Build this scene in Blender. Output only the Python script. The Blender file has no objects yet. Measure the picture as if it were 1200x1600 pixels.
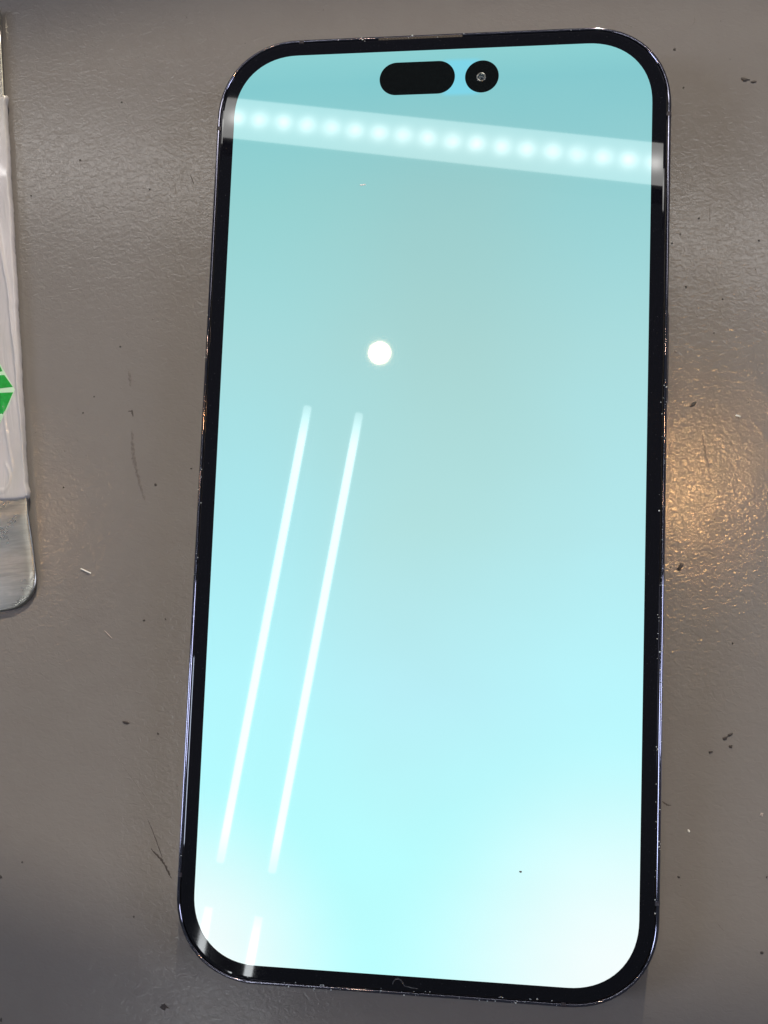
import bpy, bmesh, math, random
from mathutils import Vector, Matrix, Euler
random.seed(7)
MM = 0.001
sc = bpy.context.scene
COL = sc.collection

# ------------------------------------------------------------------ camera, world, lamps, exposure
cam = bpy.data.cameras.new("camera")
cam.sensor_fit = 'HORIZONTAL'
cam.sensor_width = 36.0
cam.lens = 48.0
cam.shift_x = -15.07 / 1200
cam.shift_y = 148.45 / 1200
cam.clip_start = 0.01
cam.clip_end = 50.0
camo = bpy.data.objects.new("camera", cam)
COL.objects.link(camo)
CAMROT = Matrix(((0.991928, -0.025803, 0.124153), (0.039680, 0.993069, -0.110634), (-0.120438, 0.114668, 0.986076)))
camo.matrix_world = Matrix.Translation(Vector((16.3086, -37.0994, 174.9004)) * MM) @ CAMROT.to_4x4()
sc.camera = camo

world = bpy.data.worlds.new("World")
sc.world = world
world.use_nodes = True
bg = world.node_tree.nodes["Background"]
bg.inputs["Color"].default_value = (0.78, 0.88, 1.0, 1)
bg.inputs["Strength"].default_value = 0.10

sc.view_settings.view_transform = 'Standard'
sc.view_settings.look = 'None'
sc.view_settings.exposure = 0.0
sc.view_settings.gamma = 1.0


def aim(o, target):
    d = Vector(target) - o.location
    o.rotation_euler = d.to_track_quat('-Z', 'Y').to_euler()


def area(name, loc, target, sx, sy, power, col):
    l = bpy.data.lights.new(name, 'AREA')
    l.shape = 'RECTANGLE'
    l.size, l.size_y, l.energy, l.color = sx, sy, power, col
    o = bpy.data.objects.new(name, l)
    COL.objects.link(o)
    o.location = loc
    aim(o, target)
    return o


# cool fill lights added to either side (neither is mirrored in the screen)
area("side_fill_light", (-2.6, -0.3, 2.0), (0, 0, 0), 0.6, 1.2, 33, (0.70, 0.79, 1.0))
area("side_fill_light", (2.7, 0.0, 2.1), (0, 0, 0), 0.6, 1.2, 28, (0.74, 0.80, 1.0))
# added narrow warm beam; its pool edge stands in for a shadow's edge
sp = bpy.data.lights.new("added_warm_beam", 'SPOT')
sp.energy = 432
sp.color = (1.0, 0.87, 0.67)
sp.shadow_soft_size = 0.005
sp.spot_size = math.radians(1.62)
sp.spot_blend = 0.02
spo = bpy.data.objects.new("added_warm_beam", sp)
COL.objects.link(spo)
spo.location = (0.28, 2.60, 1.35)
aim(spo, (0.012, 0.014, 0))
spo.rotation_euler = (spo.rotation_euler.to_matrix() @ Matrix.Rotation(math.radians(1.7), 3, "Z")).to_euler()
spo.scale = (5.0, 1.0, 1.0)


# ------------------------------------------------------------------ helpers
def new_mat(name, base=(0.5, 0.5, 0.5), rough=0.5, metal=0.0, spec=0.5):
    m = bpy.data.materials.new(name)
    m.use_nodes = True
    b = m.node_tree.nodes["Principled BSDF"]
    b.inputs["Base Color"].default_value = (*base, 1)
    b.inputs["Roughness"].default_value = rough
    b.inputs["Metallic"].default_value = metal
    b.inputs["Specular IOR Level"].default_value = spec
    return m, m.node_tree, b


def N(nt, typ, **kw):
    n = nt.nodes.new(typ)
    for k, v in kw.items():
        if k in ("operation", "blend_type", "data_type", "noise_dimensions", "feature", "wave_type", "bands_direction", "interpolation_type"):
            setattr(n, k, v)
        else:
            n.inputs[k].default_value = v
    return n


def L(nt, a, b):
    nt.links.new(a, b)


def M1(nt, op, a, b=None, c=None, clamp=False):
    n = nt.nodes.new("ShaderNodeMath")
    n.operation = op
    n.use_clamp = clamp
    for i, v in enumerate((a, b, c)):
        if v is None:
            continue
        if isinstance(v, (int, float)):
            n.inputs[i].default_value = v
        else:
            nt.links.new(v, n.inputs[i])
    return n.outputs[0]


def mixc(nt, fac, a, b, mode='MIX'):
    n = nt.nodes.new("ShaderNodeMix")
    n.data_type = 'RGBA'
    n.blend_type = mode
    for s, v in ((n.inputs[0], fac), (n.inputs[6], a), (n.inputs[7], b)):
        if isinstance(v, (int, float)):
            s.default_value = v
        elif isinstance(v, tuple):
            s.default_value = (*v, 1) if len(v) == 3 else v
        else:
            nt.links.new(v, s)
    return n.outputs[2]


def ramp(nt, fac, stops, interp='LINEAR'):
    n = nt.nodes.new("ShaderNodeValToRGB")
    cr = n.color_ramp
    cr.interpolation = interp
    while len(cr.elements) < len(stops):
        cr.elements.new(0.5)
    for e, (p, c) in zip(cr.elements, stops):
        e.position = p
        e.color = (*c, 1) if len(c) == 3 else c
    nt.links.new(fac, n.inputs[0])
    return n.outputs[0]


def mapr(nt, v, a, b, c=0.0, d=1.0, smooth=False):
    n = nt.nodes.new("ShaderNodeMapRange")
    if smooth:
        n.interpolation_type = 'SMOOTHSTEP'
    nt.links.new(v, n.inputs[0])
    for i, x in enumerate((a, b, c, d)):
        n.inputs[1 + i].default_value = x
    return n.outputs[0]


def obj_coords(nt):
    return nt.nodes.new("ShaderNodeTexCoord").outputs["Object"]


def noise(nt, vec, scale, detail=3, rough=0.5, dist=0.0):
    n = nt.nodes.new("ShaderNodeTexNoise")
    n.inputs["Scale"].default_value = scale
    n.inputs["Detail"].default_value = detail
    n.inputs["Roughness"].default_value = rough
    n.inputs["Distortion"].default_value = dist
    nt.links.new(vec, n.inputs["Vector"])
    return n.outputs["Fac"]


def mapping(nt, vec, rot=(0, 0, 0), scale=(1, 1, 1)):
    n = nt.nodes.new("ShaderNodeMapping")
    n.inputs["Rotation"].default_value = rot
    n.inputs["Scale"].default_value = scale
    nt.links.new(vec, n.inputs["Vector"])
    return n.outputs[0]


def bump(nt, h, dist, strength=1.0, normal=None):
    n = nt.nodes.new("ShaderNodeBump")
    n.inputs["Strength"].default_value = strength
    n.inputs["Distance"].default_value = dist
    nt.links.new(h, n.inputs["Height"])
    if normal is not None:
        nt.links.new(normal, n.inputs["Normal"])
    return n.outputs[0]


def s2l(r, g, b):
    f = lambda c: (c / 255 / 12.92) if c <= 10 else ((c / 255 + 0.055) / 1.055) ** 2.4
    return (f(r), f(g), f(b))


def obj(name, bm, mat, parent=None, smooth=False, loc=None, rot=None):
    me = bpy.data.meshes.new(name)
    bm.normal_update()
    bm.to_mesh(me)
    bm.free()
    me.materials.append(mat)
    if smooth:
        for p in me.polygons:
            p.use_smooth = True
    o = bpy.data.objects.new(name, me)
    COL.objects.link(o)
    if parent is not None:
        o.parent = parent
    if loc is not None:
        o.location = loc
    if rot is not None:
        o.rotation_euler = rot
    return o


def thing(name, label, cat, loc=(0, 0, 0), rot=(0, 0, 0), group=None):
    o = bpy.data.objects.new(name, None)
    o.empty_display_size = 0.01
    COL.objects.link(o)
    o.location, o.rotation_euler = loc, rot
    tag(o, label, cat, group)
    return o


def tag(o, label, cat, group=None):
    o["label"] = label
    o["category"] = cat
    if group:
        o["group"] = group
    return o


def rrect(w, h, r, n=14, p=2.0, cx=0.0, cy=0.0):
    """rounded rectangle outline in mm, counter clockwise; p > 2 gives a squarer, continuous corner"""
    pts = []
    r = max(r, 0.01)
    for (sx, sy, a0) in ((1, 1, 0), (-1, 1, 90), (-1, -1, 180), (1, -1, 270)):
        ox, oy = sx * (w / 2 - r), sy * (h / 2 - r)
        for k in range(n + 1):
            a = math.radians(a0 + 90 * k / n)
            c, s = math.cos(a), math.sin(a)
            x = math.copysign(abs(c) ** (2 / p), c) * r
            y = math.copysign(abs(s) ** (2 / p), s) * r
            pts.append((cx + ox + x, cy + oy + y))
    return pts


def loft(rings, cap_first=False, cap_last=False, closed=False):
    """rings: list of lists of (x, y, z) in mm"""
    bm = bmesh.new()
    vs = [[bm.verts.new(Vector(p) * MM) for p in ring] for ring in rings]
    n = len(vs[0])
    pairs = list(zip(vs[:-1], vs[1:]))
    if closed:
        pairs.append((vs[-1], vs[0]))
    for a, b in pairs:
        for i in range(n):
            j = (i + 1) % n
            bm.faces.new((a[i], a[j], b[j], b[i]))
    if cap_first:
        bm.faces.new(list(reversed(vs[0])))
    if cap_last:
        bm.faces.new(vs[-1])
    bmesh.ops.recalc_face_normals(bm, faces=bm.faces)
    return bm


def slab(outline, z0, z1, bev=0.0):
    def inset(o, d):
        # shrink towards the centroid by about d (fine for small bevels on convex outlines)
        n = len(o)
        res = []
        for i in range(n):
            a, b, c = Vector(o[i - 1]), Vector(o[i]), Vector(o[(i + 1) % n])
            t = (c - a)
            if t.length < 1e-9:
                res.append(o[i])
                continue
            t.normalize()
            res.append((b.x - t.y * d, b.y + t.x * d))
        return res
    rings = [[(x, y, z0) for x, y in outline]]
    if bev > 0:
        rings.append([(x, y, z1 - bev) for x, y in outline])
        rings.append([(x, y, z1 - bev * 0.3) for x, y in inset(outline, bev * 0.3)])
        rings.append([(x, y, z1) for x, y in inset(outline, bev)])
    else:
        rings.append([(x, y, z1) for x, y in outline])
    return loft(rings, True, True)


def tube(pts, radii, seg=8, caps=True):
    """round bar through 3-D points in mm"""
    rings = []
    for i, p in enumerate(pts):
        p = Vector(p)
        t = (Vector(pts[min(i + 1, len(pts) - 1)]) - Vector(pts[max(i - 1, 0)])).normalized()
        up = Vector((0, 0, 1)) if abs(t.z) < 0.9 else Vector((1, 0, 0))
        s = t.cross(up).normalized()
        u = s.cross(t)
        r = radii[i] if isinstance(radii, (list, tuple)) else radii
        rings.append([tuple(p + (s * math.cos(2 * math.pi * k / seg) + u * math.sin(2 * math.pi * k / seg)) * r) for k in range(seg)])
    return loft(rings, caps, caps)


def box(x0, x1, y0, y1, z0, z1):
    return loft([[(x0, y0, z0), (x1, y0, z0), (x1, y1, z0), (x0, y1, z0)],
                 [(x0, y0, z1), (x1, y0, z1), (x1, y1, z1), (x0, y1, z1)]], True, True)


def circle(cx, cy, r, n=40):
    return [(cx + r * math.cos(2 * math.pi * k / n), cy + r * math.sin(2 * math.pi * k / n)) for k in range(n)]


# ------------------------------------------------------------------ desk
m_desk, nt, b = new_mat("grey_taupe_desk_coating", rough=0.16, spec=0.5)
co = obj_coords(nt)
n1 = noise(nt, co, 24, 4, 0.55, 0.3)
n2 = noise(nt, co, 260, 4, 0.6, 0.2)
n3 = noise(nt, co, 1500, 2, 0.5)
c = mixc(nt, mapr(nt, n1, 0.35, 0.65), (0.161, 0.148, 0.140), (0.177, 0.164, 0.156))
c = mixc(nt, mapr(nt, n2, 0.3, 0.7, 0, 0.35), c, (0.180, 0.171, 0.162))
c = mixc(nt, mapr(nt, n3, 0.66, 0.8, 0, 0.25), c, (0.115, 0.100, 0.092))
L(nt, c, b.inputs["Base Color"])
L(nt, mapr(nt, n2, 0.3, 0.7, 0.13, 0.16), b.inputs["Roughness"])
# orange peel: ridges a millimetre or so apart, drawn out in one direction, over a slow swell
w1 = noise(nt, mapping(nt, co, (0, 0, math.radians(62)), (1.0, 1.35, 1.0)), 900, 2, 0.5, 0.9)
w2 = noise(nt, co, 150, 2, 0.5, 0.4)
w3 = noise(nt, co, 2300, 2, 0.5, 0.0)
hgt = M1(nt, 'ADD', M1(nt, 'MULTIPLY', w1, 0.50), M1(nt, 'ADD', M1(nt, 'MULTIPLY', w2, 0.5), M1(nt, 'MULTIPLY', w3, 0.05)))
L(nt, bump(nt, hgt, 0.000082), b.inputs["Normal"])
bm = box(-700, 700, -500, 700, -30, 0)
desk = obj("desk", bm, m_desk)
desk["kind"] = "structure"

# ------------------------------------------------------------------ phone
PH = thing("smartphone", "large black smartphone with its bright pale cyan screen on, lying on the grey desk", "phone")
TH = math.radians(1.6)
PH.rotation_euler = (TH, 0, 0)
PH.location = (0, 0, 0.01012)   # origin: middle of the front glass; the back camera lifts the top end

# polished frame
m_frame, nt, b = new_mat("polished_dark_purple_steel", (0.055, 0.050, 0.075), 0.16, 1.0)
co = obj_coords(nt)
n1 = noise(nt, co, 900, 3, 0.6)
n2 = noise(nt, co, 2600, 2, 0.5)
L(nt, mixc(nt, mapr(nt, n2, 0.66, 0.72, 0, 0.8), (0.19, 0.185, 0.235), (0.33, 0.33, 0.37)), b.inputs["Base Color"])
L(nt, mapr(nt, n1, 0.35, 0.75, 0.03, 0.10), b.inputs["Roughness"])
W, H, R = 77.6, 160.7, 14.2
prof = [(1.6, -7.95), (0.5, -7.9), (0.12, -7.6), (0.0, -7.2), (0.0, -0.75), (0.04, -0.52), (0.12, -0.32), (0.24, -0.17), (0.38, -0.10), (0.50, -0.11), (0.62, -0.17), (0.69, -0.28), (0.70, -0.6), (0.70, -1.2)]
rings = [[(x, y, z) for x, y in rrect(W - 2 * i, H - 2 * i, R - i, 16, 2.15)] for i, z in prof]
obj("frame", loft(rings), m_frame, PH, True)

m_back, nt, b = new_mat("matte_back_glass", (0.03, 0.028, 0.04), 0.35)
n1 = noise(nt, obj_coords(nt), 1500, 2)
L(nt, mapr(nt, n1, 0.3, 0.7, 0.3, 0.42), b.inputs["Roughness"])
obj("back_glass", slab(rrect(W - 2.9, H - 2.9, R - 1.4, 14, 2.15), -8.02, -7.4), m_back, PH)

# front glass with black border
m_glass, nt, b = new_mat("black_border_glass", (0.0035, 0.0035, 0.006), 0.015, 0.0, 0.5)
co = obj_coords(nt)
n1 = noise(nt, co, 60, 3, 0.6)
n2 = noise(nt, co, 3800, 2, 0.5)
L(nt, mixc(nt, mapr(nt, n2, 0.70, 0.76, 0, 1), (0.0035, 0.0035, 0.006), (0.05, 0.05, 0.055)), b.inputs["Base Color"])
L(nt, mapr(nt, n1, 0.4, 0.7, 0.015, 0.035), b.inputs["Roughness"])
gp = [(0.80, -1.2), (0.80, -0.25), (0.84, -0.14), (0.93, -0.06), (1.08, -0.015), (1.30, 0.0)]
rings = [[(x, y, z) for x, y in rrect(W - 2 * i, H - 2 * i, R - i, 16, 2.15)] for i, z in gp]
obj("front_glass", loft(rings, False, True), m_glass, PH)

m_gask, nt, b = new_mat("black_gasket", (0.004, 0.004, 0.005), 0.6)
n1 = noise(nt, obj_coords(nt), 2500, 2)
L(nt, mixc(nt, mapr(nt, n1, 0.66, 0.75), (0.004, 0.004, 0.005), (0.05, 0.05, 0.05)), b.inputs["Base Color"])
rings = [[(x, y, z) for x, y in rrect(W - 2 * i, H - 2 * i, R - i, 16, 2.15)] for i, z in ((0.69, -0.42), (0.81, -0.42), (0.81, -1.0), (0.69, -1.0))]
obj("gasket", loft(rings, closed=True), m_gask, PH)

# lit display
m_disp, nt, b = new_mat("lit_display", (0.0, 0.0, 0.0), 0.02, 0.0, 0.5)
co = obj_coords(nt)
sx = nt.nodes.new("ShaderNodeSeparateXYZ")
L(nt, co, sx.inputs[0])
X, Y = sx.outputs[0], sx.outputs[1]
v = mapr(nt, Y, -0.0772, 0.0772)
u = mapr(nt, X, -0.0356, 0.0356)
left = ramp(nt, v, [(0.0, s2l(186, 255, 255)), (0.118, s2l(183, 254, 255)), (0.29, s2l(180, 248, 255)), (0.462, s2l(172, 233, 240)), (0.661, s2l(166, 220, 222)), (0.827, s2l(149, 210, 210)), (0.965, s2l(131, 202, 207)), (1.0, s2l(138, 208, 211))])
midc = ramp(nt, v, [(0.0, s2l(189, 255, 255)), (0.118, s2l(186, 254, 255)), (0.29, s2l(184, 239, 247)), (0.462, s2l(178, 226, 226)), (0.661, s2l(168, 213, 211)), (0.842, s2l(152, 204, 204)), (0.965, s2l(131, 201, 206)), (1.0, s2l(140, 208, 210))])
right = ramp(nt, v, [(0.0, s2l(196, 255, 255)), (0.118, s2l(193, 255, 255)), (0.29, s2l(186, 248, 255)), (0.462, s2l(180, 233, 238)), (0.661, s2l(170, 221, 223)), (0.827, s2l(150, 209, 212)), (0.965, s2l(131, 200, 206)), (1.0, s2l(138, 208, 211))])
wob = M1(nt, 'ADD', u, M1(nt, 'MULTIPLY', M1(nt, 'SUBTRACT', noise(nt, co, 22, 2), 0.5), 0.35))
col = mixc(nt, mapr(nt, wob, 0.06, 0.50, smooth=True), left, midc)
col = mixc(nt, mapr(nt, wob, 0.55, 0.97, smooth=True), col, right)


def corner(cx, cy, r0, r1, amt, tint):
    global col
    dx = M1(nt, 'SUBTRACT', X, cx * MM)
    dy = M1(nt, 'SUBTRACT', Y, cy * MM)
    d = M1(nt, 'SQRT', M1(nt, 'ADD', M1(nt, 'MULTIPLY', dx, dx), M1(nt, 'MULTIPLY', M1(nt, 'MULTIPLY', dy, dy), 1.0)))
    col = mixc(nt, mapr(nt, d, r0 * MM, r1 * MM, amt, 0.0, True), col, tint)


corner(36, -80, 3, 44, 0.98, s2l(248, 255, 255))    # pale corners of the picture on the screen
corner(-37, -79, 3, 32, 0.98, s2l(246, 255, 255))
# brighter blue patch between the two cut-outs
px_ = M1(nt, 'MULTIPLY', mapr(nt, X, 0.0000, 0.0016, smooth=True), mapr(nt, X, 0.0058, 0.0078, 1, 0, True))
py_ = M1(nt, 'MULTIPLY', mapr(nt, Y, 0.0685, 0.0695, smooth=True), mapr(nt, Y, 0.0748, 0.0758, 1, 0, True))
col = mixc(nt, M1(nt, 'MULTIPLY', M1(nt, 'MULTIPLY', px_, py_), 0.75), col, s2l(122, 216, 240))
# faint panel blotches
bl = noise(nt, mapping(nt, co, (0, 0, 0.2), (1, 1.6, 1)), 55, 2, 0.5)
col = mixc(nt, mapr(nt, bl, 0.3, 0.7, 0.0, 0.06), col, s2l(172, 214, 208))
L(nt, col, b.inputs["Emission Color"])
b.inputs["Emission Strength"].default_value = 1.0
obj("display", slab(rrect(71.2, 154.4, 10.9, 18, 2.15), -0.02, 0.02), m_disp, PH)

m_hole, nt, b = new_mat("black_cutout", (0.003, 0.004, 0.005), 0.01, 0.0, 0.35)
n1 = noise(nt, obj_coords(nt), 1600, 3)
L(nt, mixc(nt, mapr(nt, n1, 0.4, 0.8), (0.003, 0.004, 0.0045), (0.0045, 0.006, 0.0065)), b.inputs["Base Color"])
obj("sensor_cutout", slab(rrect(12.95, 5.85, 2.92, 12, 2.0, -3.78, 72.25), 0.0, 0.045), m_hole, PH)
lens = obj("front_camera", slab(circle(7.27, 72.1, 2.86, 48), 0.0, 0.045), m_hole, PH)
m_ring, nt, b = new_mat("grey_lens_ring", (0.30, 0.32, 0.33), 0.35, 0.6)
n1 = noise(nt, obj_coords(nt), 2500, 3, 0.7)
L(nt, mixc(nt, mapr(nt, n1, 0.35, 0.65), (0.03, 0.035, 0.04), (0.20, 0.22, 0.23)), b.inputs["Base Color"])
rings = []
for (r, z) in ((0.80, 0.045), (0.76, 0.075), (0.68, 0.085), (0.58, 0.07), (0.54, 0.046)):
    rings.append([(x, y, z) for x, y in circle(7.15, 72.0, r, 28)])
obj("lens_ring", loft(rings), m_ring, lens, True)
m_lens, nt, b = new_mat("small_glass_lens", (0.012, 0.02, 0.03), 0.03, 0.0, 0.9)
n1 = noise(nt, obj_coords(nt), 900, 2)
L(nt, mixc(nt, n1, (0.008, 0.012, 0.02), (0.03, 0.05, 0.06)), b.inputs["Base Color"])
rings = [[(x, y, 0.046 + 0.16 * math.sqrt(max(0, 1 - (r / 0.54) ** 2))) for x, y in circle(7.15, 72.0, r, 24)] for r in (0.54, 0.5, 0.42, 0.3, 0.15, 0.03)]
obj("lens_glass", loft(rings, False, True), m_lens, lens, True)

# ear speaker slot between glass and frame
m_mesh, nt, b = new_mat("speaker_mesh_metal", (0.10, 0.085, 0.075), 0.45, 0.8)
ck = nt.nodes.new("ShaderNodeTexChecker")
ck.inputs["Scale"].default_value = 3600
ck.inputs["Color1"].default_value = (0.06, 0.05, 0.042, 1)
ck.inputs["Color2"].default_value = (0.02, 0.018, 0.018, 1)
L(nt, obj_coords(nt), ck.inputs["Vector"])
L(nt, ck.outputs["Color"], b.inputs["Base Color"])
obj("speaker_slot", slab(rrect(14.5, 0.5, 0.24, 6, 2.0, -3.5, 79.62), -0.6, -0.10), m_mesh, PH)

# antenna bands across the frame and side buttons
m_band, nt, b = new_mat("dark_antenna_plastic", (0.022, 0.018, 0.026), 0.4)
n1 = noise(nt, obj_coords(nt), 2000, 2)
L(nt, mixc(nt, n1, (0.014, 0.012, 0.018), (0.035, 0.028, 0.04)), b.inputs["Base Color"])


def band(axis, sgn, pos, wid=0.7):
    half = W / 2 if axis == 'x' else H / 2
    path = [(half - i + 0.025 if k < 9 else half - i, z + (0.025 if k >= 6 else 0)) for k, (i, z) in enumerate(prof[1:11])]
    path2 = [(a - 0.25, zz - 0.05) for a, zz in path]
    loop = path + path2[::-1]
    rings = []
    for s in (-wid / 2, wid / 2):
        rings.append([((sgn * a, pos + s, zz) if axis == 'x' else (pos + s, sgn * a, zz)) for a, zz in loop])
    return loft(rings, True, True)


for ax, sg, ps in (('x', -1, 64.5), ('x', 1, -63.6), ('y', -1, 24.3), ('x', -1, -63.6), ('x', 1, 64.5), ('y', 1, -24.3)):
    obj("antenna_band", band(ax, sg, ps), m_band, PH)


def button(side, y0, y1, proud):
    prof_ = rrect(y1 - y0, 2.9, 1.4, 8, 2.0, (y0 + y1) / 2, -4.2)
    ins = rrect(y1 - y0 - 0.3, 2.6, 1.25, 8, 2.0, (y0 + y1) / 2, -4.2)
    x = W / 2
    rings = [[(side * (x - 0.4), p, q) for p, q in prof_], [(side * (x + proud - 0.12), p, q) for p, q in prof_], [(side * (x + proud), p, q) for p, q in ins]]
    return loft(rings, True, True)


obj("side_button", button(1, 16.2, 32.2, 0.42), m_frame, PH)
obj("volume_button", button(-1, 18.9, 29.6, 0.35), m_frame, PH)
obj("volume_button", button(-1, 4.9, 15.6, 0.35), m_frame, PH)
obj("mute_switch", button(-1, 36.2, 41.8, 0.25), m_frame, PH)
obj("charging_port", slab(rrect(8.9, 2.6, 1.25, 8, 2.0, 0, 0), -0.3, 0.03), m_gask, PH, loc=(0, -H / 2 * MM, -4.2 * MM), rot=(math.radians(90), 0, 0))

# rear camera block, on which the top end rests
bump_o = obj("rear_camera_block", slab(rrect(38, 38, 9, 10, 2.2, 16.5, 57.0), -10.0, -7.9), m_back, PH)
for (x, y) in ((25.5, 66), (25.5, 47.5), (7.5, 56.8)):
    ln = obj("rear_lens", slab(circle(x, y, 8.0, 32), -11.6, -9.9), m_frame, PH)

# ------------------------------------------------------------------ metal tool in a plastic sleeve, cut by the left edge
TL = thing("metal_scraper", "flat metal scraper with rounded end in a pale plastic sleeve with green print", "scraper",
           (-73.3 * MM, 0.45 * MM, 0), (0, 0, math.radians(8.0)))


def tl(x, y):
    """desk mm -> tool mm"""
    a = math.radians(8.0)
    dx, dy = x + 73.3, y - 0.45
    return (dx * math.cos(a) + dy * math.sin(a), -dx * math.sin(a) + dy * math.cos(a))


m_blade, nt, b = new_mat("worn_bare_steel", (0.55, 0.54, 0.50), 0.33, 1.0)
co = obj_coords(nt)
br = noise(nt, mapping(nt, co, (0, 0, math.radians(8)), (1, 9, 1)), 160, 5, 0.65, 0.8)
sm = noise(nt, mapping(nt, co, (0, 0, 0.1), (1, 2.2, 1)), 150, 4, 0.6, 0.2)
cc = mixc(nt, mapr(nt, br, 0.3, 0.7), (0.36, 0.345, 0.31), (0.54, 0.52, 0.47))
cc = mixc(nt, mapr(nt, sm, 0.45, 0.85, 0, 0.4), cc, (0.26, 0.245, 0.22))
L(nt, cc, b.inputs["Base Color"])
L(nt, mapr(nt, sm, 0.2, 0.8, 0.25, 0.33), b.inputs["Roughness"])
L(nt, bump(nt, br, 0.00001), b.inputs["Normal"])
b.inputs["Anisotropic"].default_value = 0.4
BW = 32.0


def edge_x(y):
    """right edge of the blade (mm) at height y"""
    if y > 0:
        return -0.25
    return -0.1 + 0.045 * -y


rows = []
ys = [98, 90, 84, 79, 74, 60, 40, 20, 5, 2, 0.5, 0, -0.4, -0.8, -1.2, -1.6, -2, -2.4, -2.8, -3.2, -3.6, -4, -4.5, -5, -6, -7, -8, -9, -10, -12, -13.5, -14.6, -15.6, -16.6, -17.4, -18.1, -18.7, -19.2, -19.5, -19.7, -19.76]
rc = 5.6
for y in ys:
    x1 = edge_x(y)
    if y < -19.76 + rc:
        d = -19.76 + rc - y
        x1 = edge_x(-14.2) - rc + math.sqrt(max(0, rc * rc - d * d))
    x0 = -BW - x1
    # slight crank just below the sleeve: the steel dips, then runs flat
    t = min(1.0, max(0.0, (-y - 4.0) / 6.0))
    zt = 1.60 - 0.40 * (t * t * (3 - 2 * t)) - 0.0022 * max(0, -y - 6) ** 2 + 0.16 * math.exp(-((y + 2.6) / 1.7) ** 2)
    rows.append((x0, x1, y, zt))
bm = bmesh.new()
top, bot = [], []
for (x0, x1, y, zt) in rows:
    xs = [x0 + (x1 - x0) * k for k in (0, 0.03, 0.5, 0.93, 0.985, 1.0)]
    dz = (-0.10, 0, 0, 0, -0.03, -0.16)
    top.append([bm.verts.new((x * MM, y * MM, (zt + z) * MM)) for x, z in zip(xs, dz)])
    bot.append([bm.verts.new((x * MM, y * MM, (zt - 0.75) * MM)) for x in (x0 + 0.15, x1 - 0.15)])
for a, c2 in zip(top[:-1], top[1:]):
    for k in range(5):
        bm.faces.new((a[k], a[k + 1], c2[k + 1], c2[k]))
for i in range(len(rows) - 1):
    bm.faces.new((top[i][-1], bot[i][1], bot[i + 1][1], top[i + 1][-1]))
    bm.faces.new((top[i][0], top[i + 1][0], bot[i + 1][0], bot[i][0]))
    bm.faces.new((bot[i][0], bot[i + 1][0], bot[i + 1][1], bot[i][1]))
bm.faces.new(top[0][::-1] + [bot[0][0], bot[0][1]])
bm.faces.new(top[-1] + [bot[-1][1], bot[-1][0]])
bmesh.ops.recalc_face_normals(bm, faces=bm.faces)
obj("blade", bm, m_blade, TL, True)

# plastic sleeve, a shrunk wrinkled film
m_slv, nt, b = new_mat("milky_plastic_film", (0.56, 0.53, 0.53), 0.30, 0.0, 0.5)
co = obj_coords(nt)
n1 = noise(nt, mapping(nt, co, (0, 0, 0.1), (1, 0.35, 1)), 90, 3, 0.55, 0.5)
n2 = noise(nt, mapping(nt, co, (0, 0, 0.15), (1, 0.2, 1)), 260, 3, 0.6, 0.8)
L(nt, mixc(nt, mapr(nt, n1, 0.35, 0.65), (0.40, 0.385, 0.375), (0.49, 0.465, 0.49)), b.inputs["Base Color"])
L(nt, bump(nt, n2, 0.00030), b.inputs["Normal"])
b.inputs["Coat Weight"].default_value = 1.0
b.inputs["Coat Roughness"].default_value = 0.05
RID = [tl(*p) for p in ((-83.3, 52), (-82.04, 46.76), (-80.35, 40.46), (-78.49, 30.52), (-76.55, 19.5), (-74.97, 11.05), (-73.75, 3.88))]
RID2 = [tl(*p) for p in ((-77.9, 6.6), (-77.2, 5.4), (-76.9, 4.2), (-77.03, 3.0), (-77.5, 1.9), (-78.6, 1.5), (-80.5, 1.7))]
RID3 = [tl(*p) for p in ((-79.3, 17.6), (-78.6, 14.0), (-77.6, 10.0), (-76.5, 5.9))]


def dist_poly(p, poly):
    best = 9e9
    for a, c2 in zip(poly[:-1], poly[1:]):
        ax, ay = a
        bx, by = c2
        t = ((p[0] - ax) * (bx - ax) + (p[1] - ay) * (by - ay)) / ((bx - ax) ** 2 + (by - ay) ** 2)
        t = min(1, max(0, t))
        best = min(best, math.hypot(p[0] - ax - t * (bx - ax), p[1] - ay - t * (by - ay)))
    return best


def sleeve_h(x, y):
    h = 1.95 + 0.06 * math.sin(x * 0.9 + y * 0.23) + 0.05 * math.sin(y * 0.41 + 1.2 - 0.2 * x)
    for poly, a, w in ((RID, 0.30, 0.26), (RID2, 0.22, 0.22), (RID3, 0.16, 0.25)):
        d = dist_poly((x, y), poly)
        h += a * math.exp(-(d / w) ** 2)
    return h


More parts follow.
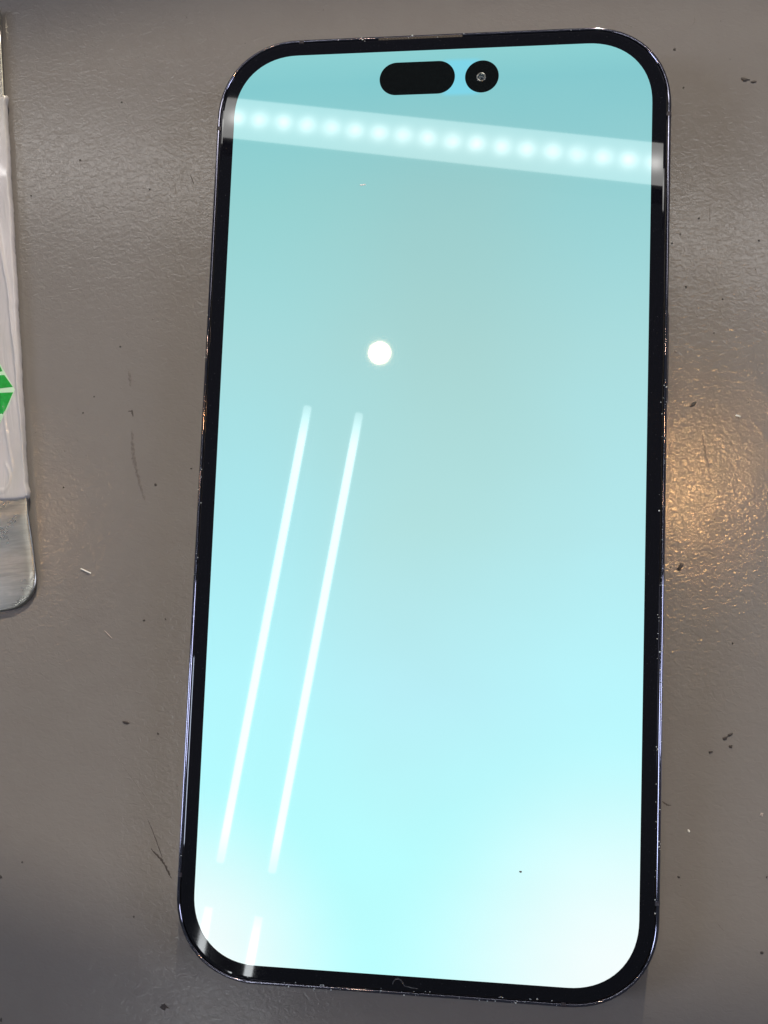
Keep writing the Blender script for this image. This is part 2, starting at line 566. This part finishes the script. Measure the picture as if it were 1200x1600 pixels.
SL = 79.5
xs = [-BW, -BW + 0.3, -24, -18, -14] + [-12 + 0.16 * k for k in range(73)]
xs = [x for x in xs if x < -0.42] + [-0.40, -0.22, -0.09, 0.0]
ysl = [0.0, 0.12, 0.3, 0.6] + [1.0 + 0.42 * k for k in range(185)]
ysl = [y for y in ysl if y < SL - 1] + [SL - 0.5, SL - 0.15, SL]
bm = bmesh.new()
grid = []
for y in ysl:
    wob_ = 0.03 * math.sin(y * 1.37 + math.sin(y * 0.31)) + 0.05 * math.sin(y * 0.47 + 1) + 0.02 * math.sin(y * 3.7 + 2 * math.sin(y * 0.9)) + random.uniform(-0.025, 0.025)
    if y < 3:
        wob_ += 0.22 * math.exp(-((y - 1.4) / 1.0) ** 2) - 0.5 * max(0, 0.5 - y)
    if y > SL - 4:
        wob_ += 0.30 * math.exp(-((y - SL + 0.6) / 0.7) ** 2)
    row = []
    for x in xs:
        e = min(1.0, max(0.0, -x / 0.42))
        g = min(1.0, y / 0.6, (SL - y) / 0.5)
        rnd = math.sqrt(max(0.0, 1 - (1 - e) ** 2)) * math.sqrt(max(0.0, 1 - (1 - max(g, 0)) ** 2))
        z = 1.15 + (sleeve_h(x, y) - 1.15) * rnd
        row.append(bm.verts.new(((x + wob_ * max(0, 1 + x / 4)) * MM, (y + 0.12 * math.sin(x * 0.8)) * MM, z * MM)))
    grid.append(row)
for a, c2 in zip(grid[:-1], grid[1:]):
    for k in range(len(xs) - 1):
        bm.faces.new((a[k], a[k + 1], c2[k + 1], c2[k]))
# turned-under edges and underside
border = [r[-1] for r in grid] + grid[-1][-2::-1] + [r[0] for r in grid[-2::-1]] + grid[0][1:-1]
low1 = [bm.verts.new((v_.co.x, v_.co.y, 0.9 * MM)) for v_ in border]
cx_ = -BW / 2 * MM
cy_ = SL / 2 * MM
low2 = [bm.verts.new((cx_ + (v_.co.x - cx_) * 0.94, cy_ + (v_.co.y - cy_) * 0.985, 0.0)) for v_ in border]
nb = len(border)
for i in range(nb):
    j = (i + 1) % nb
    bm.faces.new((border[i], border[j], low1[j], low1[i]))
    bm.faces.new((low1[i], low1[j], low2[j], low2[i]))
bm.faces.new(low2)
bmesh.ops.recalc_face_normals(bm, faces=bm.faces)
slv = obj("plastic_sleeve", bm, m_slv, TL, True)

# green print on the sleeve
m_green, nt, b = new_mat("green_print", (0.005, 0.27, 0.03), 0.28, 0.0, 0.5)
n1 = noise(nt, obj_coords(nt), 500, 4, 0.65)
L(nt, mixc(nt, mapr(nt, n1, 0.35, 0.8), (0.003, 0.22, 0.02), (0.02, 0.40, 0.07)), b.inputs["Base Color"])
m_pale, nt, b = new_mat("pale_green_print", (0.42, 0.62, 0.44), 0.3)
n1 = noise(nt, obj_coords(nt), 300, 2)
L(nt, mixc(nt, n1, (0.38, 0.58, 0.40), (0.50, 0.68, 0.50)), b.inputs["Base Color"])


def print_patch(poly, lift):
    """thin film polygon laid on the wrinkled sleeve"""
    bm = bmesh.new()
    poly = [tl(*p) for p in poly]
    top_ = [bm.verts.new((x * MM, y * MM, 0)) for x, y in poly]
    bm.faces.new(top_)
    bmesh.ops.triangulate(bm, faces=bm.faces)
    bmesh.ops.subdivide_edges(bm, edges=bm.edges, cuts=5, use_grid_fill=True)
    for v_ in bm.verts:
        v_.co.z = (sleeve_h(v_.co.x / MM, v_.co.y / MM) + lift) * MM
    bmesh.ops.recalc_face_normals(bm, faces=bm.faces)
    if sum(f.normal.z for f in bm.faces) < 0:
        bmesh.ops.reverse_faces(bm, faces=bm.faces)
    r = bmesh.ops.extrude_face_region(bm, geom=list(bm.faces))
    for e in r["geom"]:
        if isinstance(e, bmesh.types.BMVert):
            e.co.z += 0.02 * MM
    bmesh.ops.recalc_face_normals(bm, faces=bm.faces)
    return bm


obj("printed_ground", print_patch([(-91, 26), (-80.85, 26.0), (-77.35, 20.75), (-78.3, 17.2), (-80.0, 13.6), (-91, 12.5)], 0.012), m_pale, slv)
obj("printed_shape", print_patch([(-88, 30.5), (-82.2, 28.0), (-80.0, 24.25), (-80.7, 24.1), (-88, 23.0)], 0.03), m_green, slv)
obj("printed_shape", print_patch([(-88, 22.5), (-80.64, 23.45), (-79.62, 23.55), (-77.75, 21.25), (-80.4, 20.95), (-88, 19.9)], 0.03), m_green, slv)
obj("printed_shape", print_patch([(-88, 19.1), (-80.35, 20.13), (-77.6, 20.23), (-78.55, 17.4), (-79.85, 14.3), (-83, 9.5), (-88, 9.0)], 0.03), m_green, slv)

# ------------------------------------------------------------------ dirt, scratches and crumbs on the desk
m_dirt, nt, b = new_mat("dark_dirt", (0.03, 0.024, 0.022), 0.7)
n1 = noise(nt, obj_coords(nt), 3000, 3)
L(nt, mixc(nt, n1, (0.012, 0.010, 0.010), (0.07, 0.055, 0.05)), b.inputs["Base Color"])
m_smear, nt, b = new_mat("grey_smear", (0.085, 0.072, 0.066), 0.5)
n1 = noise(nt, obj_coords(nt), 1800, 4, 0.7)
L(nt, mixc(nt, mapr(nt, n1, 0.35, 0.65), (0.075, 0.064, 0.060), (0.135, 0.118, 0.108)), b.inputs["Base Color"])
m_white, nt, b = new_mat("white_lint", (0.75, 0.73, 0.70), 0.6)
n1 = noise(nt, obj_coords(nt), 1500, 2)
L(nt, mixc(nt, n1, (0.6, 0.58, 0.55), (0.85, 0.83, 0.80)), b.inputs["Base Color"])
m_tan, nt, b = new_mat("tan_lint", (0.30, 0.25, 0.22), 0.7)
n1 = noise(nt, obj_coords(nt), 1500, 2)
L(nt, mixc(nt, n1, (0.24, 0.20, 0.18), (0.36, 0.30, 0.27)), b.inputs["Base Color"])


def flake(lx, ly, h, seg=9, jag=0.35, rnd=random):
    """irregular little crumb, size in mm, resting on z = 0"""
    rim = []
    for k in range(seg):
        a = 2 * math.pi * k / seg
        q = 1 + rnd.uniform(-jag, jag)
        rim.append((lx / 2 * q * math.cos(a), ly / 2 * q * math.sin(a)))
    rings = [[(x, y, 0.002) for x, y in rim], [(x * 0.92, y * 0.92, h * 0.6) for x, y in rim], [(x * 0.45, y * 0.45, h * rnd.uniform(0.85, 1.1)) for x, y in rim]]
    return loft(rings, True, True)


def streak(pts, wmax, h=0.02, n=14, seed=1, jag=0.5):
    """thin ragged film along a polyline given in desk mm; returns bmesh relative to the first point"""
    rnd = random.Random(seed)
    x0, y0 = pts[0]
    P = []
    seglen = [math.hypot(b_[0] - a[0], b_[1] - a[1]) for a, b_ in zip(pts[:-1], pts[1:])]
    tot = sum(seglen)
    for k in range(n + 1):
        d = tot * k / n
        for (a, b_), s in zip(zip(pts[:-1], pts[1:]), seglen):
            if d <= s + 1e-6:
                P.append((a[0] + (b_[0] - a[0]) * d / s - x0, a[1] + (b_[1] - a[1]) * d / s - y0))
                break
            d -= s
    rings = []
    for i, p in enumerate(P):
        q = P[min(i + 1, len(P) - 1)]
        r = P[max(i - 1, 0)]
        t = Vector((q[0] - r[0], q[1] - r[1])).normalized()
        nn = Vector((-t.y, t.x))
        env = math.sin(math.pi * (0.06 + 0.88 * i / n)) ** 0.6
        w0 = wmax / 2 * env * (1 + rnd.uniform(-jag, jag))
        w1_ = wmax / 2 * env * (1 + rnd.uniform(-jag, jag))
        c_ = Vector(p)
        a_, b__ = c_ + nn * w0, c_ - nn * w1_
        rings.append([(a_.x, a_.y, 0.004), (c_.x, c_.y, h), (b__.x, b__.y, 0.004)])
    return loft(rings, True, True)


def put(name, bm, mat, xy, label, cat, group=None, rz=0.0, z=0.0):
    o = obj(name, bm, mat, None, False, (xy[0] * MM, xy[1] * MM, z * MM), (0, 0, rz))
    return tag(o, label, cat, group)


put("lint_fibre", tube([(-0.98, 0.42, 0.14), (-0.3, 0.14, 0.16), (0.4, -0.16, 0.15), (0.98, -0.38, 0.12)], [0.09, 0.13, 0.13, 0.10], 6), m_white,
    (-61.9, -12.42), "short bright white fibre on the desk below the metal scraper", "fibre")
put("lint_fibre", tube([(0, 0, 0.06), (0.7, -0.62, 0.08), (1.5, -1.35, 0.06)], [0.05, 0.09, 0.05], 6), m_tan,
    (-57.6, -23.1), "faint tan fibre on the desk, lower than the white one", "fibre")
put("dirt_streak", streak([(-56.55, 24.9), (-56.22, 23.67), (-55.99, 22.0)], 0.55, seed=2), m_smear, (-56.55, 24.9),
    "short upper smear of dirt left of the phone", "dirt")
put("dirt_streak", streak([(-56.1, 17.3), (-55.4, 17.35), (-55.1, 16.3)], 0.32, seed=3), m_dirt, (-56.1, 17.3),
    "tiny hooked dark mark in the line of smears left of the phone", "dirt")
put("dirt_streak", streak([(-55.15, 13.9), (-54.88, 11.61), (-54.55, 8.63), (-53.77, 6.26), (-52.84, 3.3), (-51.72, 0.8)], 0.62, n=40, seed=4, jag=0.75), m_smear, (-55.15, 13.9),
    "longest grey smear of dirt running down left of the phone", "dirt")
put("scratch", streak([(-47.3, -55.8), (-46.13, -58.11), (-44.24, -62.15)], 0.16, n=20, seed=5), m_dirt, (-47.3, -55.8),
    "thin straight dark scratch by the phone's lower left side", "scratch")
put("scratch", streak([(-46.41, -60.74), (-45.3, -61.7), (-44.08, -62.9), (-43.31, -64.05), (-42.41, -65.6)], 0.34, n=24, seed=6, jag=0.8), m_dirt, (-46.41, -60.74),
    "bold dark curved scratch nearest the phone's lower left corner", "scratch")
put("scratch", streak([(44.19, 90.4), (44.31, 89.24), (43.7, 88.2)], 0.16, seed=7), m_smear, (44.19, 90.4),
    "small thin scratch above the phone's upper right corner", "scratch")
put("scratch", streak([(47.05, 54.7), (47.06, 51.5)], 0.14, seed=8), m_smear, (47.05, 54.7),
    "short vertical scratch right of the reflected light band", "scratch")
put("scratch", streak([(-47.28, 62.8), (-46.86, 61.92), (-46.40, 60.9)], 0.18, seed=9), m_dirt, (-47.28, 62.8),
    "small slanted scratch beside the phone's upper left side", "scratch")
put("scratch", streak([(-50.05, 61.6), (-49.88, 58.8)], 0.12, seed=10), m_smear, (-50.05, 61.6),
    "faint vertical scratch left of the phone's upper left side", "scratch")
put("dirt_streak", streak([(46.0, 13.4), (46.44, 10.54), (47.15, 7.6)], 0.42, seed=11, n=20, jag=0.8), m_smear, (46.0, 13.4),
    "dark smear inside the orange glow right of the phone", "dirt")
put("scratch", streak([(48.8, -67.2), (49.9, -68.5)], 0.16, seed=12), m_smear, (48.8, -67.2),
    "short slanted scratch right of the phone's lower right corner", "scratch")
put("scratch", streak([(-54.04, -45.01), (-50, -49.6), (-46.43, -53.74)], 0.10, seed=13, n=26), m_smear, (-54.04, -45.01),
    "hair-thin long slanted scratch left of the phone's lower side", "scratch")
put("scratch", streak([(40.0, -48.45), (40.87, -49.01), (41.45, -49.0)], 0.26, seed=14), m_dirt, (40.0, -48.45),
    "crescent nick close to the phone's lower right side", "scratch")
put("crumb", flake(1.5, 0.5, 0.16), m_dirt, (-52.34, -39.23), "elongated dark crumb left of the phone's lower side", "crumb", rz=-0.1)
put("crumb", flake(1.55, 0.62, 0.16, 11), m_dirt, (52.84, 77.77), "larger dark flake of the pair at upper right", "crumb", rz=-0.15)
put("crumb", flake(1.15, 0.42, 0.14), m_dirt, (54.37, 77.23), "smaller flat dark flake of the pair at upper right", "crumb", rz=-0.05)
put("crumb", flake(0.75, 1.7, 0.2, 11), m_dirt, (42.58, -9.34), "dark slanted crumb just below the orange glow", "crumb", rz=-0.55)
put("crumb", flake(1.25, 0.5, 0.15, 9, 0.5), m_dirt, (44.48, 18.71), "dark slanted crumb just above the orange glow", "crumb", rz=0.6)
put("crumb", flake(1.6, 1.0, 0.12, 11, 0.5), m_dirt, (-42.36, -86.81), "dark smudgy crumb below the phone's lower left corner", "crumb", rz=-0.3)
put("crumb", flake(1.15, 0.42, 0.2), m_white, (51.9, 16.7), "white fleck right of the orange glow", "crumb", rz=-0.35)
put("crumb", flake(0.45, 0.45, 0.15), m_white, (44.28, -52.97), "small white speck below the crescent nick", "crumb")
put("crumb", flake(0.6, 0.55, 0.12), m_tan, (55.77, -49.82), "pale round speck at the right edge", "crumb")
put("crumb", flake(0.45, 0.5, 0.12), m_tan, (41.51, 28.14), "pale speck beside the phone's side button", "crumb")
pits = [((49.99, -37.68), 1.0, 0.5, 0.6, "left dark pit of the slanted row at right"),
        ((50.91, -37.02), 1.0, 0.55, 0.7, "right dark pit of the slanted row at right"),
        ((50.91, -39.0), 0.75, 0.7, 0.4, "round dark pit under the slanted row at right"),
        ((47.66, -40.08), 0.7, 0.35, 0.3, "faint dark pit left of the slanted row at right")]
for xy, a, c2, r, lb in pits:
    put("crumb", flake(a, c2, 0.14, 9, 0.45), m_dirt, xy, lb, "crumb", rz=r)
dots = [
    ((-46.48, -40.9), 0.45, 'tiny dark speck below and right of the elongated crumb at lower left'),
    ((-50.43, -21.0), 0.5, "left dark speck of two halfway up the phone's left side"),
    ((-46.43, -20.66), 0.4, "right dark speck of two halfway up the phone's left side"),
    ((40.79, 84.0), 0.65, "round dark speck just outside the phone's upper right corner"),
    ((45.22, 52.19), 0.4, 'tiny dark speck left of the short vertical scratch at upper right'),
    ((42.09, 49.32), 0.4, 'tiny dark speck close to the phone frame under the short vertical scratch'),
    ((55.35, 47.89), 0.42, 'tiny dark speck at the right edge below the vertical scratch'),
    ((40.68, 47.7), 0.35, "faint speck touching the phone frame's right side near the band"),
    ((43.14, 39.74), 0.38, 'tiny speck above the side button, near the phone'),
    ((49.28, 37.47), 0.42, 'tiny speck above the side button, farther from the phone'),
    ((42.81, -60.41), 0.52, "dark speck with pale rim right of the phone's lower side"),
    ((55.77, -71.49), 0.6, 'dark speck at the right edge near the bottom'),
    ((51.17, -22.04), 0.45, 'lone dark speck between the orange glow and the slanted row of pits'),
    ((-69.13, 66.38), 0.42, "dark speck in the pale sheen near the scraper's upper part"),
    ((-78.3, 59.44), 0.36, "tiny speck close to the sleeve's upper right side"),
    ((-61.71, 77.76), 0.36, 'uppermost tiny speck on the desk left of the phone'),
    ((-54.93, 60.11), 0.36, 'tiny speck left of the two small upper left scratches'),
    ((-67.43, 2.9), 0.42, 'dark speck beside the bottom of the plastic sleeve'),
    ((-62.84, 20.03), 0.34, 'tiny speck between the green print and the upper smear'),
    ((-58.49, 29.65), 0.4, 'dark speck just above the short upper smear'),
    ((-43.47, 6.71), 0.34, 'tiny speck close to the phone, right of the longest smear'),
    ((-73.45, -67.07), 0.8, 'black speck cut by the left edge at the shadow line'),
    ((-71.3, -91.2), 0.7, 'black speck in the lower left corner of the picture'),
    ((-48.71, -72.35), 0.4, "tiny speck left of the phone's lower left corner"),
    ((42.41, 76.62), 0.4, 'faint speck below the round one at the upper right corner'),
    ((47.92, 31.41), 0.35, 'tiny speck level with the top of the side button'),
    ((-49.98, 3.69), 0.6, 'dark speck right of the lower end of the longest smear'),
    ((56.57, -59.63), 0.4, 'dark speck cut by the right edge, lower part'),
    ((-64.71, 16.99), 0.3, 'tiniest speck right of the green print'),
    ((-69.68, -64.32), 0.4, 'faint speck above the shadow line at lower left')]
for xy, s, lb in dots:
    s *= 0.88
    put("speck", flake(s * random.uniform(0.85, 1.25), s * random.uniform(0.7, 1.0), 0.13, 7), m_dirt, xy,
        lb, "speck", "tiny dark specks on the desk", rz=random.uniform(0, 3))
# fine grit nobody could count
bm = bmesh.new()
for k in range(420):
    x, y = random.uniform(-95, 65), random.uniform(-100, 110)
    s = random.uniform(0.05, 0.13) * MM
    vv = [bm.verts.new((x * MM + s * math.cos(a) * random.uniform(0.6, 1.2), y * MM + s * math.sin(a) * random.uniform(0.6, 1.2), 0.00001)) for a in (0, 1.3, 2.6, 3.9, 5.1)]
    tp = bm.verts.new((x * MM, y * MM, 0.00001 + s * 0.8))
    for i in range(5):
        bm.faces.new((vv[i], vv[(i + 1) % 5], tp))
grit = obj("grit", bm, m_smear)
grit["kind"] = "stuff"
grit["label"] = "fine dark grit scattered over the grey desk"

# two specks lying on the screen (phone frame -> world)
PM = Matrix.Translation(PH.location) @ Euler(PH.rotation_euler).to_matrix().to_4x4()


def on_glass(bm, mat, x, y, label, rz=0.0, name="dust_fleck"):
    o = obj(name, bm, mat)
    o.matrix_world = PM @ Matrix.Translation(Vector((x, y, 0.022)) * MM) @ Matrix.Rotation(rz, 4, 'Z')
    return tag(o, label, "dust")


m_dust, nt, b = new_mat("pale_dust", (0.62, 0.66, 0.66), 0.8)
n1 = noise(nt, obj_coords(nt), 2000, 2)
L(nt, mixc(nt, n1, (0.5, 0.55, 0.55), (0.75, 0.78, 0.78)), b.inputs["Base Color"])
on_glass(flake(1.2, 0.28, 0.04), m_dust, -12.43, 53.49, "pale fleck of dust on the screen under the light band", 0.1)
on_glass(flake(0.5, 0.3, 0.05), m_smear, 17.15, -59.92, "dark speck on the lower right part of the screen")
# lint caught along the glass edge
bm = bmesh.new()
for k in range(130):
    side = random.choice("rrrrlbbbt")
    off = random.uniform(0.15, 1.1)
    if side in "rl":
        x = (W / 2 - off) * (1 if side == 'r' else -1)
        y = random.uniform(-66, 20) if side == 'r' else random.uniform(-66, 60)
    else:
        x = random.uniform(-22, 24)
        y = (H / 2 - off) * (-1 if side == 'b' else 1)
    s = random.choice((0.05, 0.06, 0.07, 0.09, 0.13))
    z = 0.01 if off > 0.9 else -0.08
    vv = [bm.verts.new(Vector((x + s * math.cos(a) * random.uniform(0.5, 1.6), y + s * math.sin(a) * random.uniform(0.6, 1.2), z)) * MM) for a in (0, 1.25, 2.5, 3.75, 5)]
    tp = bm.verts.new(Vector((x, y, z + s * 0.7)) * MM)
    for i in range(5):
        bm.faces.new((vv[i], vv[(i + 1) % 5], tp))
lint = obj("edge_lint", bm, m_dust, PH)
lint["kind"] = "stuff"
# smear of adhesive at the lower border
m_glue, nt, b = new_mat("greyish_glue", (0.06, 0.06, 0.065), 0.35)
n1 = noise(nt, obj_coords(nt), 1600, 3)
L(nt, mixc(nt, n1, (0.02, 0.02, 0.024), (0.13, 0.13, 0.14)), b.inputs["Base Color"])
pts = [(-0.9 + 0.02, -78.6), (-0.75, -78.1), (-0.4, -77.75), (0.0, -77.68), (0.4, -77.85), (0.75, -78.25), (1.0, -78.7), (2.1, -78.9), (3.2, -79.0)]
obj("glue_smear", tube([(x - 1.6, y, 0.0) for x, y in pts], [0.05, 0.08, 0.1, 0.11, 0.1, 0.09, 0.07, 0.1, 0.04], 6), m_glue, PH)

# ------------------------------------------------------------------ lamps seen mirrored in the screen
def emis(name, col_, strength):
    m, nt, b = new_mat(name, (0.8, 0.8, 0.8), 0.4)
    b.inputs["Emission Color"].default_value = (*col_, 1)
    b.inputs["Emission Strength"].default_value = strength
    return m, nt, b


m_housing, nt, b = new_mat("white_enamel", (0.75, 0.75, 0.74), 0.4)
n1 = noise(nt, obj_coords(nt), 40, 2)
L(nt, mixc(nt, n1, (0.72, 0.72, 0.71), (0.78, 0.78, 0.77)), b.inputs["Base Color"])
m_tube, nt, b = emis("lit_tube", (0.93, 0.98, 1.0), 13.0)
sx = nt.nodes.new("ShaderNodeSeparateXYZ")
L(nt, obj_coords(nt), sx.inputs[0])
ends = mapr(nt, M1(nt, 'ABSOLUTE', sx.outputs[0]), 0.50, 0.62, 1.0, 0.25, True)   # a tube glows less at its ends
L(nt, M1(nt, 'MULTIPLY', ends, 13.0), b.inputs["Emission Strength"])
m_warm, _, _ = emis("lit_warm_lamp", (1.0, 0.54, 0.20), 370.0)
m_warm2, _, _ = emis("lit_dim_warm_lamp", (1.0, 0.60, 0.30), 110.0)
m_spotlens, _, _ = emis("lit_spot_lamp", (1.0, 0.68, 0.40), 260.0)
m_trim, nt, b = new_mat("dark_lamp_trim", (0.03, 0.03, 0.03), 0.5)
n1 = noise(nt, obj_coords(nt), 100, 2)
L(nt, mixc(nt, n1, (0.02, 0.02, 0.02), (0.04, 0.04, 0.04)), b.inputs["Base Color"])


def batten(a1, a2, length, label):
    """two parallel tubes starting at a1 / a2 (mm, near ends), running in -y"""
    a1, a2 = Vector(a1), Vector(a2)
    d = Vector((-0.1535, -0.9881, 0))
    mid_ = (a1 + a2) / 2 + d * (length / 2)
    t = thing("tube_light", label, "ceiling lamp", mid_ * MM, (0, 0, math.atan2(d.y, d.x)), "twin tube lights over the desk")
    sep = abs((a2 - a1).dot(Vector((d.y, -d.x, 0))))
    st = (a2 - a1).dot(d) / 2
    sgn = -1 if (a2 - a1).dot(Vector((-d.y, d.x, 0))) > 0 else 1
    obj("housing", box(-length / 2 - 10, length / 2 + 10, -sep / 2 + 18, sep / 2 - 18, 40, 90), m_trim, t)
    for k in (1, -1):
        y = sgn * k * sep / 2
        x0, x1 = -length / 2 - k * st, length / 2 - k * st
        tb = obj("tube", tube([(x0, y, 0), (x0 + 4, y, 0), (x1 - 4, y, 0), (x1, y, 0)], [8.5, 10.5, 10.5, 8.5], 20), m_tube, t, True)
        for xe in (x0 - 9, x1 + 9):
            obj("tube_cap", box(xe - 9, xe + 9, y - 12, y + 12, -13, 60), m_trim, tb)
    return t


batten((-554.9, 639.8, 2450), (-417.2, 621.3, 2450), 1208, "nearer twin tube light mirrored as long white lines on the screen's left")
batten((-764.2, -666.3, 2450), (-631.4, -682.5, 2450), 1208, "farther twin tube light mirrored as short white lines at the screen's lower left corner")


def downlight(loc, r, mat, label):
    t = thing("spot_lamp", label, "spot lamp", Vector(loc) * MM)
    obj("lamp_lens", slab(circle(0, 0, r, 32), 0, 4), mat, t)
    rings = [[(x, y, z) for x, y in circle(0, 0, rr, 32)] for rr, z in ((r + 1, 2), (r + 14, -4), (r + 20, 4), (r + 16, 60), (r + 1, 60))]
    obj("trim_ring", loft(rings, closed=True), m_trim, t, True)
    return t


downlight((-369.6, 782.3, 2450), 26.0, m_spotlens, "round lamp mirrored as the white dot in the middle of the screen")
downlight((428.0, 580.0, 2450), 31, m_warm, "warm lamp that gives the orange glow on the desk right of the phone")
downlight((-1389.7, 484.1, 2450), 31, m_warm2, "warm lamp that gives the orange band on the metal scraper")

# LED strip under a diffuser, half a metre above the desk
dirv = Vector((292.05, -41.48, 0)).normalized()
ST = thing("led_strip_light", "long LED strip light mirrored as the dotted white band across the screen's top", "strip light",
           Vector((-45.7, 319.3, 500)) * MM, (0, 0, math.atan2(dirv.y, dirv.x)))
m_diff, nt, b = emis("lit_diffuser", (1.0, 0.98, 0.95), 1.0)
co = obj_coords(nt)
sx = nt.nodes.new("ShaderNodeSeparateXYZ")
L(nt, co, sx.inputs[0])
ph = M1(nt, 'SUBTRACT', M1(nt, 'FRACT', M1(nt, 'ADD', M1(nt, 'DIVIDE', sx.outputs[0], 0.01655), 0.5 + 0.48)), 0.5)
px_ = M1(nt, 'MULTIPLY', ph, 16.55)
py_ = M1(nt, 'MULTIPLY', M1(nt, 'ADD', sx.outputs[1], 0.000), 1000)
r2 = M1(nt, 'ADD', M1(nt, 'MULTIPLY', px_, px_), M1(nt, 'MULTIPLY', py_, py_))
hot = M1(nt, 'POWER', 2.718, M1(nt, 'MULTIPLY', r2, -1 / 26.0))
line = M1(nt, 'POWER', 2.718, M1(nt, 'MULTIPLY', M1(nt, 'MULTIPLY', py_, py_), -1 / 45.0))
vary = mapr(nt, noise(nt, co, 70, 2), 0.3, 0.7, 5.0, 10.0)   # some LEDs burn brighter than others
L(nt, M1(nt, 'ADD', M1(nt, 'MULTIPLY', hot, vary), M1(nt, 'ADD', M1(nt, 'MULTIPLY', line, 2.3), 4.6)), b.inputs["Emission Strength"])
obj("diffuser", box(-430, 430, -13.2, 13.2, 0, 3), m_diff, ST)
obj("housing", box(-434, 434, -15.5, 15.5, 3.1, 24), m_trim, ST)
